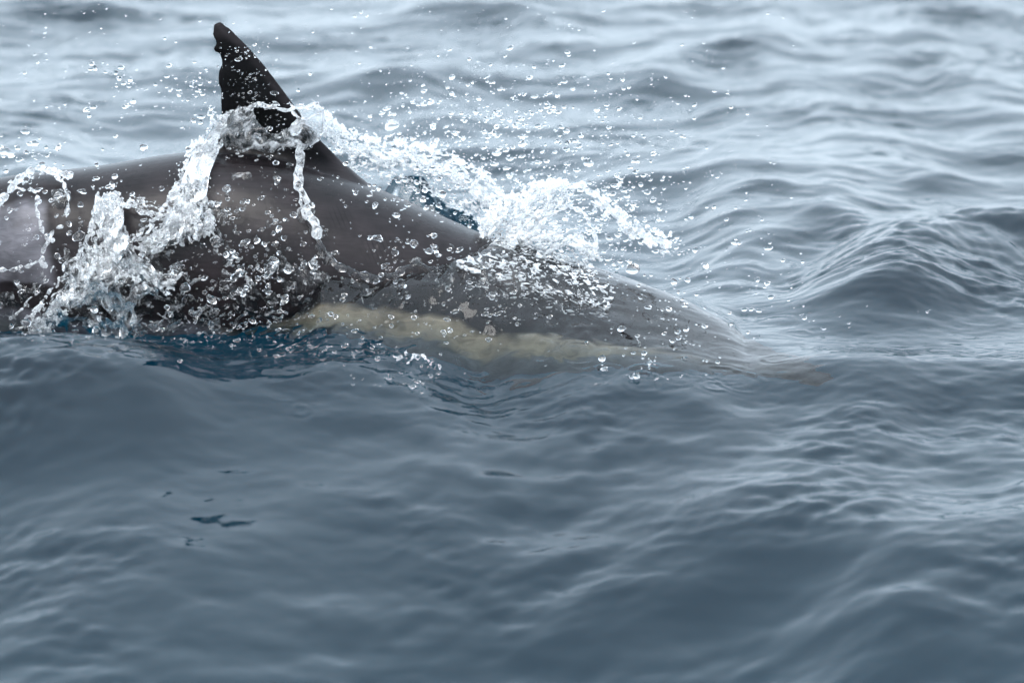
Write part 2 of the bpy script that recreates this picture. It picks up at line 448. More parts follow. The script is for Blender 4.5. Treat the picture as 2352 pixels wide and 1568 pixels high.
dol = remesh([body_mesh(), fin_mesh(),
              paddle((_hx - .1, _y - _b * .5, _z - _a * .8), (_hx - .30, _y - _b * .45, _z - _a - .05), .13, .014, (-.14, 0, -.02), (0, -.6, .8)),
              paddle((_hx - .1, _y + _b * .5, _z - _a * .8), (_hx - .30, _y + _b * .45, _z - _a - .05), .13, .014, (-.14, 0, -.02), (0, .6, .8)),
              paddle((_tx + .06, _ty, _tz), (_tx - .02, _ty - .25, _tz - .02), .15, .014, (-.12, 0, -.02), (0, 0, 1)),
              paddle((_tx + .06, _ty, _tz), (_tx - .02, _ty + .25, _tz - .02), .15, .014, (-.12, 0, -.02), (0, 0, 1))], .0042, 2, 'dolphin')
def np_verts(me):
    a = np.empty(len(me.vertices) * 3, np.float32); me.vertices.foreach_get('co', a); return a.reshape(-1, 3).astype(float)
dv = np_verts(dol)
SPOT = Tile(21, 1.2, 256, lambda k, th: k ** -3. * np.exp(-(k / 200) ** 2) * (k > 8))
def dolphin_colour(v):
    x, y, z = v[:, 0], v[:, 1], v[:, 2]
    y0, z0, a, b = spine(np.clip(x, SX[0], SX[-1]))
    e = (z - z0) / np.maximum(a, .01)                        # -1 belly .. 1 back
    u = x / FRAME_W * W0 + W0 / 2
    wob = SPOT.at(x, z) * .03
    cape = np.array([.0150, .0119, .0129]); tan = np.array([.33, .265, .185]); grey = np.array([.13, .125, .14]); white = np.array([.13, .13, .13]); fin = np.array([.004, .004, .0045])
    # lower edge of the cape: dips in a V under the fin
    edge = np.interp(u, [-760, -300, 0, 160, 420, 560, 640, 760, 1000, 1250, 1500, 1650, 1750], [-.2, -.4, -.5, -.55, -.6, -.66, -.50, -.16, .02, -.02, -.08, -.08, .1]) + wob
    low = np.interp(u, [-760, 300, 600, 1000, 1500, 1900], [-.5, -.8, -.8, -.32, -.30, -.3]) + wob
    side = tan[None] * sstep(450, 640, u)[:, None] + grey[None] * (1 - sstep(450, 640, u))[:, None]
    side = side * (1 - .9 * sstep(1380, 1640, u))[:, None] + cape * (.9 * sstep(1380, 1640, u))[:, None]
    wa = sstep(-.07, .07, e - edge)[:, None]; wb = sstep(-.08, .08, e - low)[:, None]
    col = cape * wa + (1 - wa) * (side * wb + white * (1 - wb))
    gp = sstep(128, 100, u + 40 * (e - .1) + 300 * wob) * sstep(-.20, -.15, e + wob) * (1 - sstep(.62, .74, e + wob))      # pale patch on the tail side
    col = col * (1 - gp[:, None]) + grey * .75 * gp[:, None]
    f = sstep(.02, .05, z - (z0 + a) - .012 * 0) * sstep(UX(380), UX(420), x) * (1 - sstep(UX(840), UX(900), x))
    f = np.maximum(f, sstep(.0, .06, z - (z0 + a) + .03) * sstep(UX(470), UX(520), x) * (1 - sstep(UX(740), UX(800), x)))
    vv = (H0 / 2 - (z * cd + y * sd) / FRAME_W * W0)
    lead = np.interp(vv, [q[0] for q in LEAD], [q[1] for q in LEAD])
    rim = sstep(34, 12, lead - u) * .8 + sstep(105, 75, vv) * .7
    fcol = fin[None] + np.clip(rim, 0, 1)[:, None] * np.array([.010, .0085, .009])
    col = col * (1 - f[:, None]) + fcol * f[:, None]
    col = col * (1 + .18 * SPOT.at(x * 2.1, z * 2.1 + y))[:, None]
    fl = np.maximum(sstep(1.06, 1.16, np.abs(y - y0) / np.maximum(b, .01)) * (z < z0 + .05), sstep(1.06, 1.16, np.hypot((y - y0) / np.maximum(b, .01), e)) * (e < 0))     # flippers and flukes
    col = col * (1 - fl[:, None]) + cape * fl[:, None]
    return np.clip(col, .002, 1), f
_dc, _df = dolphin_colour(dv); attr(dol, 'finskin', _df)
ca = dol.attributes.new('skin', 'FLOAT_COLOR', 'POINT')
ca.data.foreach_set('color', np.concatenate([_dc, np.ones((len(dv), 1))], 1).astype(np.float32).ravel())
def B(u, v, off=0.0):
    """where the sight line meets the animal's flank, lifted off by `off` towards the viewer"""
    yy = np.arange(-.30, .45, .004)
    d = ray(u, v); pts = CAM[None] + d[None] * ((yy - CAM[1]) / d[1])[:, None]
    y0, z0, a, b = spine(np.clip(pts[:, 0], SX[0], SX[-1]))
    ins = ((pts[:, 1] - y0) / b) ** 2 + ((pts[:, 2] - z0) / a) ** 2 < 1
    y = yy[np.argmax(ins)] if ins.any() else float(np.interp(pts[0, 0], SX, SY))
    return P(u, v, y - off)

def skin_material():
    m, N, L, out = new_mat('dolphin_skin')
    b = N.new('ShaderNodeBsdfPrincipled'); b.inputs['Roughness'].default_value = .27; b.inputs['Specular IOR Level'].default_value = .28
    c = N.new('ShaderNodeAttribute'); c.attribute_name = 'skin'; L.new(c.outputs['Color'], b.inputs['Base Color'])
    fa = N.new('ShaderNodeAttribute'); fa.attribute_name = 'finskin'
    sp = N.new('ShaderNodeMapRange'); sp.inputs['To Min'].default_value = .17; sp.inputs['To Max'].default_value = .03; L.new(fa.outputs['Fac'], sp.inputs['Value'])
    L.new(sp.outputs[0], b.inputs['Specular IOR Level'])
    tc = N.new('ShaderNodeTexCoord')
    n = noise(N, 26, 5, .6, .3); L.new(tc.outputs['Object'], n.inputs['Vector'])
    bp = N.new('ShaderNodeBump'); bp.inputs['Strength'].default_value = .18; bp.inputs['Distance'].default_value = .006; L.new(n.outputs[0], bp.inputs['Height'])
    L.new(bp.outputs[0], b.inputs['Normal'])
    mp = N.new('ShaderNodeMapping'); mp.inputs['Scale'].default_value = (5, 40, 40); mp.inputs['Rotation'].default_value = (0, .5, 0); L.new(tc.outputs['Object'], mp.inputs[0])
    ns = noise(N, 1.6, 5, .65, 1.2); L.new(mp.outputs[0], ns.inputs['Vector'])
    ms = N.new('ShaderNodeMapRange'); ms.inputs['From Min'].default_value = .35; ms.inputs['From Max'].default_value = .72; ms.inputs['To Min'].default_value = .78; ms.inputs['To Max'].default_value = 1.3; L.new(ns.outputs[0], ms.inputs['Value'])
    mu = N.new('ShaderNodeVectorMath'); mu.operation = 'SCALE'; L.new(c.outputs['Color'], mu.inputs[0]); L.new(ms.outputs[0], mu.inputs['Scale']); 
    # rake marks left by other dolphins' teeth, below and ahead of the fin
    wv_ = N.new('ShaderNodeTexWave'); wv_.inputs['Scale'].default_value = 34; wv_.inputs['Distortion'].default_value = 1.2; wv_.inputs['Detail'].default_value = 1.0
    mr_ = N.new('ShaderNodeMapping'); mr_.inputs['Rotation'].default_value = (0, .45, 0); L.new(tc.outputs['Object'], mr_.inputs[0]); L.new(mr_.outputs[0], wv_.inputs['Vector'])
    total = None
    for (ru, rv, rr) in ((868, 570, .045), (1010, 470, .04), (420, 375, .03), (780, 500, .035)):
        dn = N.new('ShaderNodeVectorMath'); dn.operation = 'DISTANCE'; dn.inputs[1].default_value = tuple(B(ru, rv)); L.new(tc.outputs['Object'], dn.inputs[0])
        dm = N.new('ShaderNodeMapRange'); dm.inputs['From Min'].default_value = rr; dm.inputs['From Max'].default_value = rr * .4; dm.inputs['To Max'].default_value = .55; L.new(dn.outputs['Value'], dm.inputs['Value'])
        if total is None: total = dm.outputs[0]
        else:
            ad_ = N.new('ShaderNodeMath'); ad_.operation = 'MAXIMUM'; L.new(total, ad_.inputs[0]); L.new(dm.outputs[0], ad_.inputs[1]); total = ad_.outputs[0]
    wm_ = N.new('ShaderNodeMapRange'); wm_.inputs['From Min'].default_value = .72; wm_.inputs['From Max'].default_value = .95; L.new(wv_.outputs['Fac'], wm_.inputs['Value'])
    pm_ = N.new('ShaderNodeMath'); pm_.operation = 'MULTIPLY'; L.new(total, pm_.inputs[0]); L.new(wm_.outputs[0], pm_.inputs[1])
    mk = N.new('ShaderNodeMixRGB'); mk.inputs['Color2'].default_value = (.004, .0035, .0038, 1); L.new(pm_.outputs[0], mk.inputs['Fac']); L.new(mu.outputs[0], mk.inputs['Color1'])
    L.new(mk.outputs[0], b.inputs['Base Color'])
    L.new(b.outputs[0], out.inputs['Surface']); return m
link('dolphin', dol, skin_material(), label='dark brown grey dolphin with nicked black dorsal fin surfacing through splash', cat='dolphin')

# ------------------------------------------------------------------ splash
def glass_material(name, white, scale=60, bump=.0, lo=.45, hi=.62):
    """clear water with as much white aerated froth as `white` says"""
    m, N, L, out = new_mat(name)
    gl = N.new('ShaderNodeBsdfGlass'); gl.inputs['IOR'].default_value = 1.333; gl.inputs['Roughness'].default_value = 0.0
    tc = N.new('ShaderNodeTexCoord')
    if bump:
        n = noise(N, scale * 2.2, 4, .6, .6); L.new(tc.outputs['Object'], n.inputs['Vector'])
        bp = N.new('ShaderNodeBump'); bp.inputs['Strength'].default_value = bump; bp.inputs['Distance'].default_value = .006
        L.new(n.outputs[0], bp.inputs['Height']); L.new(bp.outputs[0], gl.inputs['Normal'])
    if white <= 0:
        L.new(gl.outputs[0], out.inputs['Surface']); return m
    df = N.new('ShaderNodeBsdfDiffuse'); df.inputs['Color'].default_value = (.94, .95, .96, 1)
    tr = N.new('ShaderNodeBsdfTranslucent'); tr.inputs['Color'].default_value = (.94, .95, .96, 1)
    mt = N.new('ShaderNodeMixShader'); mt.inputs[0].default_value = .45; L.new(df.outputs[0], mt.inputs[1]); L.new(tr.outputs[0], mt.inputs[2])
    n2 = noise(N, scale, 5, .62, .5); L.new(tc.outputs['Object'], n2.inputs['Vector'])
    mr = N.new('ShaderNodeMapRange'); mr.inputs['From Min'].default_value = lo; mr.inputs['From Max'].default_value = hi
    mr.inputs['To Max'].default_value = white; L.new(n2.outputs[0], mr.inputs['Value'])
    mx = N.new('ShaderNodeMixShader'); L.new(mr.outputs[0], mx.inputs[0]); L.new(gl.outputs[0], mx.inputs[1]); L.new(mt.outputs[0], mx.inputs[2])
    L.new(mx.outputs[0], out.inputs['Surface']); return m
CLEAR = glass_material('clear_water', 0)
SHEET = glass_material('rippled_water', .28, 45, .35, .5, .7)
FROTH = glass_material('frothy_water', .76, 80, .35, .42, .62)
FOAM = glass_material('white_foam', .90, 60, .35, .36, .58)

def ico(sub):
    bm = bmesh.new(); bmesh.ops.create_icosphere(bm, subdivisions=sub, radius=1.0)
    v = np.array([q.co[:] for q in bm.verts]); f = np.array([[q.index for q in p.verts] for p in bm.faces]); bm.free(); return v, f
ICO1, ICO2, ICO3 = ico(1), ico(2), ico(3)
def blobs(P_, R_, D_=None, S_=None, base=ICO1):
    """many ellipsoids as arrays: centres, radii, long-axis directions, stretch"""
    P_ = np.asarray(P_, float); R_ = np.asarray(R_, float); n = len(P_)
    bv, bf = base
    if D_ is None: D_ = np.tile([1., 0, 0], (n, 1))
    D_ = np.asarray(D_, float); D_ = D_ / np.maximum(np.linalg.norm(D_, axis=1, keepdims=True), 1e-9)
    S_ = np.ones(n) if S_ is None else np.asarray(S_, float)
    V = bv[None] * R_[:, None, None]
    along = (V * D_[:, None, :]).sum(-1, keepdims=True)
    V = V + along * (S_[:, None, None] - 1) * D_[:, None, :] + P_[:, None, :]
    F = bf[None] + (np.arange(n) * len(bv))[:, None, None]
    return V.reshape(-1, 3), F.reshape(-1, 3)
def blob_mesh(name, P_, R_, D_=None, S_=None, voxel=.0026, smooth=2):
    V, F = blobs(P_, R_, D_, S_)
    me = mesh_np(name, V, F)
    return remesh([me], voxel, smooth, name)
def resample(pts, step):
    pts = np.asarray(pts, float); d = np.linalg.norm(np.diff(pts[:, :3], axis=0), axis=1); c = np.concatenate([[0], np.cumsum(d)])
    n = max(2, int(c[-1] / step)); t = np.linspace(0, c[-1], n)
    # smooth the corners a little
    out = np.stack([np.interp(t, c, pts[:, k]) for k in range(pts.shape[1])], 1)
    for _ in range(max(1, int(.012 / step))):
        out[1:-1] = .25 * out[:-2] + .5 * out[1:-1] + .25 * out[2:]
    return out
def place(path, mode):
    """picture points (u, v, depth or lift, ...) to world points"""
    res = []
    for q in path:
        p = B(q[0], q[1], q[2]) if mode == 'flank' else S(q[0], q[1], q[2]) if mode == 'sea' else P(q[0], q[1], q[2])
        res.append(list(p) + list(q[3:]))
    return np.array(res, float)
PX = FRAME_W / W0
class Cloud:
    """collects ellipsoids that will flow together into one splash"""
    def __init__(s): s.p, s.r, s.d, s.s = [], [], [], []
    def add(s, p, r, d=(1, 0, 0), st=1.): s.p.append(p); s.r.append(r); s.d.append(d); s.s.append(st)
    def strand(s, path, mode='air', bead=.35, wob=.002):
        """path rows: u, v, depth/lift, radius in px"""
        pts = place(path, mode); pts = resample(pts, .0022)
        ph = rng.uniform(0, 6.28, 4); n = len(pts); t = np.arange(n) * .0022
        for i in range(n):
            p = pts[i, :3] + wob * np.array([math.sin(t[i] * 120 + ph[0]), math.sin(t[i] * 90 + ph[1]), math.sin(t[i] * 150 + ph[2])])
            r = pts[i, 3] * PX * (1 + bead * math.sin(t[i] * 260 + ph[3]) * math.sin(t[i] * 71 + ph[1]))
            s.add(p, max(r, .0014))
        return s
    def froth(s, path, n, mode='air', rmin=1.5, rmax=6, depth=.012, stretch=2.2, clump=.55):
        """path rows: u, v, depth/lift, width in px"""
        pts = place(path, mode); pts = resample(pts, .004); m = len(pts)
        tan = np.gradient(pts[:, :3], axis=0); tan /= np.linalg.norm(tan, axis=1, keepdims=True)
        lanes = rng.uniform(-1, 1, 9)
        for _ in range(int(n * 1.7)):
            i = rng.integers(m); t = tan[i]
            lat = np.cross(t, (0, 1, 0)); lat /= np.linalg.norm(lat)
            o = lanes[rng.integers(9)] + rng.normal(0, .12) if rng.random() < clump else rng.uniform(-1, 1)
            p = pts[i, :3] + lat * o * pts[i, 3] * PX * .5 + np.array([0, rng.normal(0, depth), 0])
            r = (rmin + (rmax - rmin) * rng.random() ** 3.2) * PX * .5 * .8
            s.add(p, r, t + rng.normal(0, .30, 3), 1 + rng.random() * (stretch * 1.5 - 1))
        return s
    def scatter(s, path, n, mode='air', rmin=2, rmax=8, spread=1.4, depth=.03):
        return s.froth([(*q[:3], q[3] * spread) for q in path], n, mode, rmin, rmax, depth, 1.3, .2)
    def build(s, name, mat, voxel=.0026, smooth=2, **kw):
        return link(name, blob_mesh(name, s.p, s.r, s.d, s.s, voxel, smooth), mat, **kw)

def sheet(top, bot, mode, name, mat, nu=120, nv=70, amp=.006, thick=.0016, parent=None, seed=0, bulge=.0, tear=0.0, **kw):
    """a thrown film of water between two rims, rippled, with torn holes"""
    tp = resample(place(top, mode)[:, :3], .002); bt = resample(place(bot, mode)[:, :3], .002)
    tp = tp[np.linspace(0, len(tp) - 1, nu).astype(int)]; bt = bt[np.linspace(0, len(bt) - 1, nu).astype(int)]
    q = np.linspace(0, 1, nv)[:, None, None]
    S = tp[None] * (1 - q) + bt[None] * q
    w = TURB.at(S[..., 0] * .7 + seed * .37, S[..., 2] * .7 + seed * .21)
    w2 = RIP.at(S[..., 0] + seed, S[..., 2])
    S[..., 1] += amp * w + amp * .5 * w2 + amp * .9 * TURB.at(S[..., 0] * 1.6 + seed, S[..., 2] * .9) - bulge * np.sin(np.pi * q[..., 0]) ** .7
    S[..., 2] += amp * .5 * TURB.at(S[..., 0] * .5 + 3, S[..., 2] * .5)
    front = S.copy(); back = S.copy(); th = thick * (1 + .6 * np.abs(w)); back[..., 1] += th
    idx = np.arange(nu * nv).reshape(nv, nu)
    Fq = np.stack([idx[:-1, :-1], idx[1:, :-1], idx[1:, 1:], idx[:-1, 1:]], -1)
    hole = TURB.at(S[..., 0] * .45 + seed * .9, S[..., 2] * .45)
    keep = (hole[:-1, :-1] > -2.2 + tear)
    Fq = Fq[keep]
    n0 = nu * nv
    V = np.concatenate([front.reshape(-1, 3), back.reshape(-1, 3)])
    Fb = Fq[:, ::-1] + n0
    e = np.concatenate([Fq[:, [a, b]] for a, b in ((0, 1), (1, 2), (2, 3), (3, 0))])
    key = np.sort(e, 1); uq, inv, cnt = np.unique(key, axis=0, return_inverse=True, return_counts=True)
    be = e[cnt[inv.ravel()] == 1]
    Fs = np.stack([be[:, 1], be[:, 0], be[:, 0] + n0, be[:, 1] + n0], 1)
    me = mesh_np(name, V, np.concatenate([Fq, Fb, Fs]))
    return link(name, me, mat, parent=parent, **kw)

# water still running off the flank: a film over the skin, thick and thin
def flank_film():
    xs_ = np.arange(UX(-60), UX(1130), .0026); th = np.linspace(math.radians(58), math.radians(-62), 210)
    Xf, T = np.meshgrid(xs_, th)
    y0, z0, a, b = spine(Xf)
    e = np.sin(T); uu = Xf / FRAME_W * W0 + W0 / 2
    Zs, Ys = z0 + a * e, y0 - b * np.cos(T)
    vv = H0 / 2 - (Zs * cd + Ys * sd) / PX
    m = np.zeros_like(Xf)
    for u, v, su, sv, k in [(330, 700, 260, 90, 1.5), (560, 700, 160, 80, 1.3), (200, 640, 120, 120, 1.4), (690, 640, 90, 110, 1.3), (620, 360, 110, 60, 1.7), (430, 560, 180, 120, .75),
                            (700, 450, 40, 110, 1.2), (850, 700, 140, 40, 1.2), (1080, 620, 90, 60, 1.4), (30, 700, 80, 80, 1.0)]:
        m = np.maximum(m, k * np.exp(-((uu - u) / su) ** 2 - ((vv - v) / sv) ** 2))
    f = .9 * TURB.at(Xf * .75 + .2 * Zs, Zs * .55) + .6 * TURB.at(Xf * 1.7, Zs * 1.2) + .35 * SPOT.at(Xf * 3, Zs * 3)
    t = np.clip(f * .55 + m * 1.0 - 1.15, -.5, 1.3)
    t = .0075 * t
    t = np.where(t > 0, t, t - .002)
    Yo, Zo = y0 - (b + t) * np.cos(T), z0 + (a + t) * e
    V = np.stack([Xf, Yo, Zo], -1).reshape(-1, 3); ny_, nx_ = Xf.shape
    idx = np.arange(nx_ * ny_).reshape(ny_, nx_)
    F = np.stack([idx[:-1, :-1], idx[1:, :-1], idx[1:, 1:], idx[:-1, 1:]], -1).reshape(-1, 4)
    tv = t.reshape(-1); F = F[(tv[F] > -.0035).any(1)]
    me = mesh_np('water_film', V, F)
    link('water_film', me, FILM, kind='stuff', label='thin broken film of water running down the dark flank', cat='water film')
FILM = glass_material('running_water', .55, 60, .25, .52, .70)
flank_film()

# --- splash thrown up round the base of the fin
FY = FIN_Y - .045
fin_collar = link('fin_splash', None, label='clear collar of water wrapped round the base of the black fin', cat='splash')
sheet([(500, 268, FY), (545, 256, FY), (585, 243, FY), (605, 238, FY - .01), (640, 250, FY - .02), (690, 251, FY - .02), (722, 240, FY - .01), (744, 248, FY)],
      [(462, 350, FY - .02), (505, 352, FY - .03), (560, 340, FY - .05), (610, 350, FY - .05), (655, 345, FY - .05), (690, 338, FY - .05), (712, 330, FY - .03), (742, 305, FY)],
      'air', 'water_sheet', SHEET, amp=.007, bulge=.03, parent=fin_collar, seed=1, tear=.9)
c = Cloud()
c.strand([(500, 270, FY, 3), (530, 262, FY, 4), (560, 250, FY, 4), (600, 238, FY - .01, 5), (632, 250, FY - .02, 4), (668, 252, FY - .02, 5), (700, 244, FY - .02, 5), (722, 238, FY - .01, 4), (744, 246, FY, 4)])
c.strand([(722, 238, FY, 4), (738, 260, FY, 5), (744, 285, FY, 5), (738, 312, FY - .01, 5), (715, 330, FY - .02, 6), (695, 338, FY - .04, 7), (672, 318, FY - .04, 4), (650, 308, FY - .04, 3)])
c.strand([(668, 252, FY - .02, 4), (680, 262, FY - .04, 4), (686, 275, FY - .05, 5), (678, 290, FY - .05, 10), (676, 300, FY - .05, 12), (676, 306, FY - .05, 9)])
c.strand([(688, 276, FY - .05, 3), (710, 270, FY - .04, 3), (735, 262, FY - .02, 3)])
c.strand([(520, 268, FY, 4), (508, 290, FY, 5), (500, 315, FY, 6), (480, 338, FY - .02, 7), (455, 350, FY - .03, 6)])
c.strand([(560, 345, FY - .05, 4), (600, 332, FY - .05, 4), (640, 330, FY - .05, 4), (680, 335, FY - .05, 5)])
c.froth([(505, 262, FY, 34), (500, 300, FY, 46), (480, 335, FY - .02, 54), (450, 355, FY - .03, 50)], 260, rmin=2.5, rmax=11)
c.froth([(520, 262, FY, 16), (600, 242, FY - .01, 18), (690, 248, FY - .02, 22), (735, 245, FY, 26)], 230, rmin=2, rmax=8)
c.froth([(520, 350, FY - .04, 40), (600, 345, FY - .05, 34), (690, 335, FY - .05, 30)], 120, rmin=2, rmax=9)
c.froth([(560, 290, FY - .04, 70), (640, 300, FY - .05, 70), (700, 295, FY - .04, 50)], 50, rmin=2, rmax=8)
c.build('froth', FROTH, .0022, parent=fin_collar)
c = Cloud()
c.strand([(690, 335, .10, 9), (692, 370, .10, 8), (690, 395, .06, 8), (688, 410, .045, 9), (684, 425, .04, 13), (694, 440, .04, 7), (704, 462, .035, 8), (711, 488, .035, 8), (722, 512, .035, 9), (730, 530, .035, 15), (731, 537, .035, 13)], 'flank', bead=.15)
c.strand([(684, 340, .10, 4), (680, 385, .07, 4), (678, 425, .045, 5)], 'flank')
c.strand([(694, 440, .04, 4), (688, 470, .035, 4), (702, 500, .035, 4), (722, 520, .035, 6)], 'flank')
c.build('water_strand', FROTH, .0022, label='long clear strand of water hanging from the fin splash, ending in a drop', cat='splash')

# --- frothy columns falling over the flank
c = Cloud()
c.froth([(470, 330, .05, 60), (455, 370, .05, 62), (435, 420, .05, 70), (430, 470, .05, 92), (440, 520, .045, 110), (455, 548, .04, 90)], 950, 'flank', 2.5, 12, .010, 2.6)
c.froth([(425, 450, .05, 60), (400, 500, .045, 70), (365, 535, .04, 60), (320, 562, .035, 50)], 600, 'flank', 2.5, 11, .008, 2.6)
c.strand([(300, 565, .035, 4), (330, 572, .035, 5), (355, 576, .035, 6), (372, 570, .035, 6), (382, 552, .035, 5), (388, 530, .035, 4)], 'flank')
c.strand([(470, 545, .04, 4), (485, 530, .04, 4), (498, 545, .04, 4)], 'flank')
c.scatter([(470, 330, .05, 70), (430, 470, .05, 100), (455, 560, .04, 120)], 150, 'flank', 2, 8)
fall = c.build('falling_splash', FROTH, .0019, label='white frothy column of water sliding off the back just behind the fin', cat='splash')
c = Cloud()
c.froth([(250, 445, .05, 60), (248, 490, .05, 72), (245, 540, .05, 90), (255, 590, .05, 130), (250, 630, .05, 190)], 950, 'flank', 2.5, 12, .010, 2.6)
c.froth([(235, 560, .05, 80), (200, 620, .055, 80), (150, 680, .06, 70), (95, 740, .06, 60), (60, 785, .06, 60)], 850, 'flank', 2.5, 11, .010, 2.8)
c.froth([(280, 460, .05, 24), (330, 475, .045, 40), (370, 490, .04, 30)], 220, 'flank', 2, 9, .008)
c.strand([(160, 690, .06, 4), (250, 650, .055, 4), (300, 625, .05, 5), (330, 620, .05, 6), (342, 640, .05, 5), (355, 650, .05, 6), (385, 655, .045, 7), (400, 640, .045, 6), (420, 628, .04, 4)], 'flank')
c.strand([(60, 790, .06, 7), (90, 745, .06, 7), (120, 710, .06, 5), (170, 660, .06, 4)], 'flank')
c.froth([(300, 620, .05, 80), (350, 650, .045, 60), (400, 650, .04, 40)], 260, 'flank', 2, 8, .008)
rise = c.build('rising_splash', FROTH, .0019, label='tall forked plume of white water rising in front of the flank', cat='splash')
sheet([(450, 338, .05), (432, 385, .055), (412, 440, .055), (385, 500, .05), (345, 545, .045), (298, 570, .04)], [(505, 345, .05), (482, 400, .055), (474, 450, .055), (474, 500, .05), (480, 530, .05), (494, 548, .045)], 'flank', 'water_sheet', SHEET, amp=.007, parent=fall, seed=2, tear=1.3)
sheet([(222, 446, .055), (212, 510, .06), (190, 585, .06), (150, 650, .065), (110, 710, .065), (55, 788, .065)], [(282, 455, .05), (286, 530, .055), (318, 590, .055), (370, 625, .05), (360, 690, .05), (290, 770, .055)], 'flank', 'water_sheet', SHEET, amp=.008, nu=160, nv=110, parent=rise, seed=3, tear=1.2)
# --- arch of water at the picture edge
c = Cloud()
c.strand([(-60, 520, .06, 7.3), (0, 468, .06, 8.1), (30, 425, .06, 7.3), (60, 397, .06, 7.3), (95, 386, .06, 6.5), (125, 390, .06, 5.6), (150, 402, .06, 6.5), (165, 405, .06, 5.6)], 'flank', bead=.7)
c.strand([(95, 388, .06, 4.0), (125, 400, .06, 3.2), (145, 420, .06, 4.0), (155, 450, .06, 3.2), (158, 480, .06, 4.0), (152, 498, .06, 8.8)], 'flank', bead=.7)
c.strand([(40, 425, .06, 3.2), (50, 440, .06, 3.2), (75, 432, .06, 4.0), (85, 455, .06, 4.8), (85, 490, .06, 4.0), (95, 520, .06, 4.8), (105, 545, .055, 4.8), (120, 555, .055, 6.5), (128, 548, .055, 4.8)], 'flank', bead=.7)
c.strand([(108, 548, .055, 4.0), (125, 528, .055, 4.0), (142, 522, .055, 4.0)], 'flank', bead=.7)
c.strand([(110, 560, .055, 4.8), (98, 580, .055, 4.8), (95, 600, .055, 4.8), (110, 615, .055, 6.5), (92, 598, .055, 4.0), (60, 612, .055, 4.0), (0, 622, .055, 4.8), (-60, 622, .055, 4.8)], 'flank', bead=.7)
c.strand([(125, 610, .055, 2.5), (110, 640, .055, 2.1), (75, 680, .055, 2.5), (45, 715, .055, 3.2), (20, 735, .055, 3.2)], 'flank', bead=.7)
c.froth([(-40, 500, .06, 20.9), (30, 425, .06, 22.6), (95, 390, .06, 19.4), (160, 405, .06, 12.9)], 260, 'flank', 2, 8)
c.build('arching_splash', FROTH, .0020, label='thin looping arch of water in front of the pale tail flank', cat='splash')
# --- broken water along the foot of the flank
c = Cloud()
c.froth([(-40, 770, .05, 60), (60, 775, .05, 60), (200, 770, .045, 70), (350, 765, .04, 60), (500, 750, .04, 60), (640, 720, .04, 60)], 900, 'flank', 2, 8, .012, 2.4)
for k in range(34):
    u, v = rng.uniform(120, 720), rng.uniform(640, 770); L_ = rng.uniform(10, 44); a_ = rng.uniform(-.3, 1.2)
    c.strand([(u, v, .02, 2.5), (u + L_ * rng.uniform(.3, .7), v - L_ * rng.uniform(-.4, .8), .025, rng.uniform(2.5, 6)), (u + L_, v - L_ * math.sin(a_), .02, 2.5)], 'flank')
for k in range(26):
    u, v = rng.uniform(130, 740), rng.uniform(590, 765); w_ = rng.uniform(14, 46); a_ = rng.uniform(-1.3, 1.3); l_ = rng.uniform(15, 50)
    c.froth([(u, v, .02, w_), (u + l_ * math.cos(a_), v + l_ * math.sin(a_), .025, w_ * .5)], int(w_ * 1.1), 'flank', 2, 11, .01, 2.2, .3)
for w0_ in ((-40, 785, 150), (150, 792, 200), (380, 790, 200), (560, 775, 160), (640, 812, 130)):
    c.froth([(w0_[0], w0_[1], .003, 26), (w0_[0] + w0_[2], w0_[1] - 4, .003, 26)], 130, 'sea', 2, 8, .02, 2.6, .6)
c.build('flank_froth', SHEET, .0024, label='broken froth where the flank meets the sea', cat='froth', kind='stuff')
# --- lip of water lapping on the bare side
c = Cloud()
c.strand([(690, 470, .004, 3), (715, 530, .006, 4), (738, 560, .008, 6), (755, 592, .01, 8), (790, 618, .012, 10), (830, 634, .014, 12), (868, 641, .014, 11), (900, 634, .012, 9), (930, 620, .012, 11), (955, 610, .012, 13), (975, 616, .012, 10),
          (1010, 620, .01, 8), (1050, 606, .01, 8), (1090, 588, .01, 8), (1130, 560, .01, 8)], 'flank', bead=.25)
c.build('water_lip', CLEAR, .0024, 4, label='smooth clear lip of water lapping the bare flank ahead of the fin', cat='splash')

# --- white crest behind the back
c = Cloud()
c.froth([(738, 262, .42, 30), (760, 300, .44, 44), (800, 332, .46, 60), (860, 352, .47, 70), (930, 352, .47, 60), (1000, 372, .46, 60), (1060, 396, .45, 60), (1110, 430, .44, 60), (1140, 470, .42, 60)], 3400, 'air', 2.2, 10, .035, 2.4)
c.froth([(800, 370, .42, 70), (900, 385, .42, 80), (1000, 420, .41, 90), (1090, 460, .40, 90), (1140, 510, .38, 80)], 900, 'air', 2.5, 11, .035, 2.4)
c.scatter([(740, 262, .42, 60), (860, 345, .46, 90), (1000, 365, .45, 100), (1120, 430, .42, 110)], 420, 'air', 2, 8, 1.6, .06)
c.build('breaking_crest', FOAM, .0026, label='white foaming crest behind the dolphin\'s back ahead of the fin', cat='wave crest')
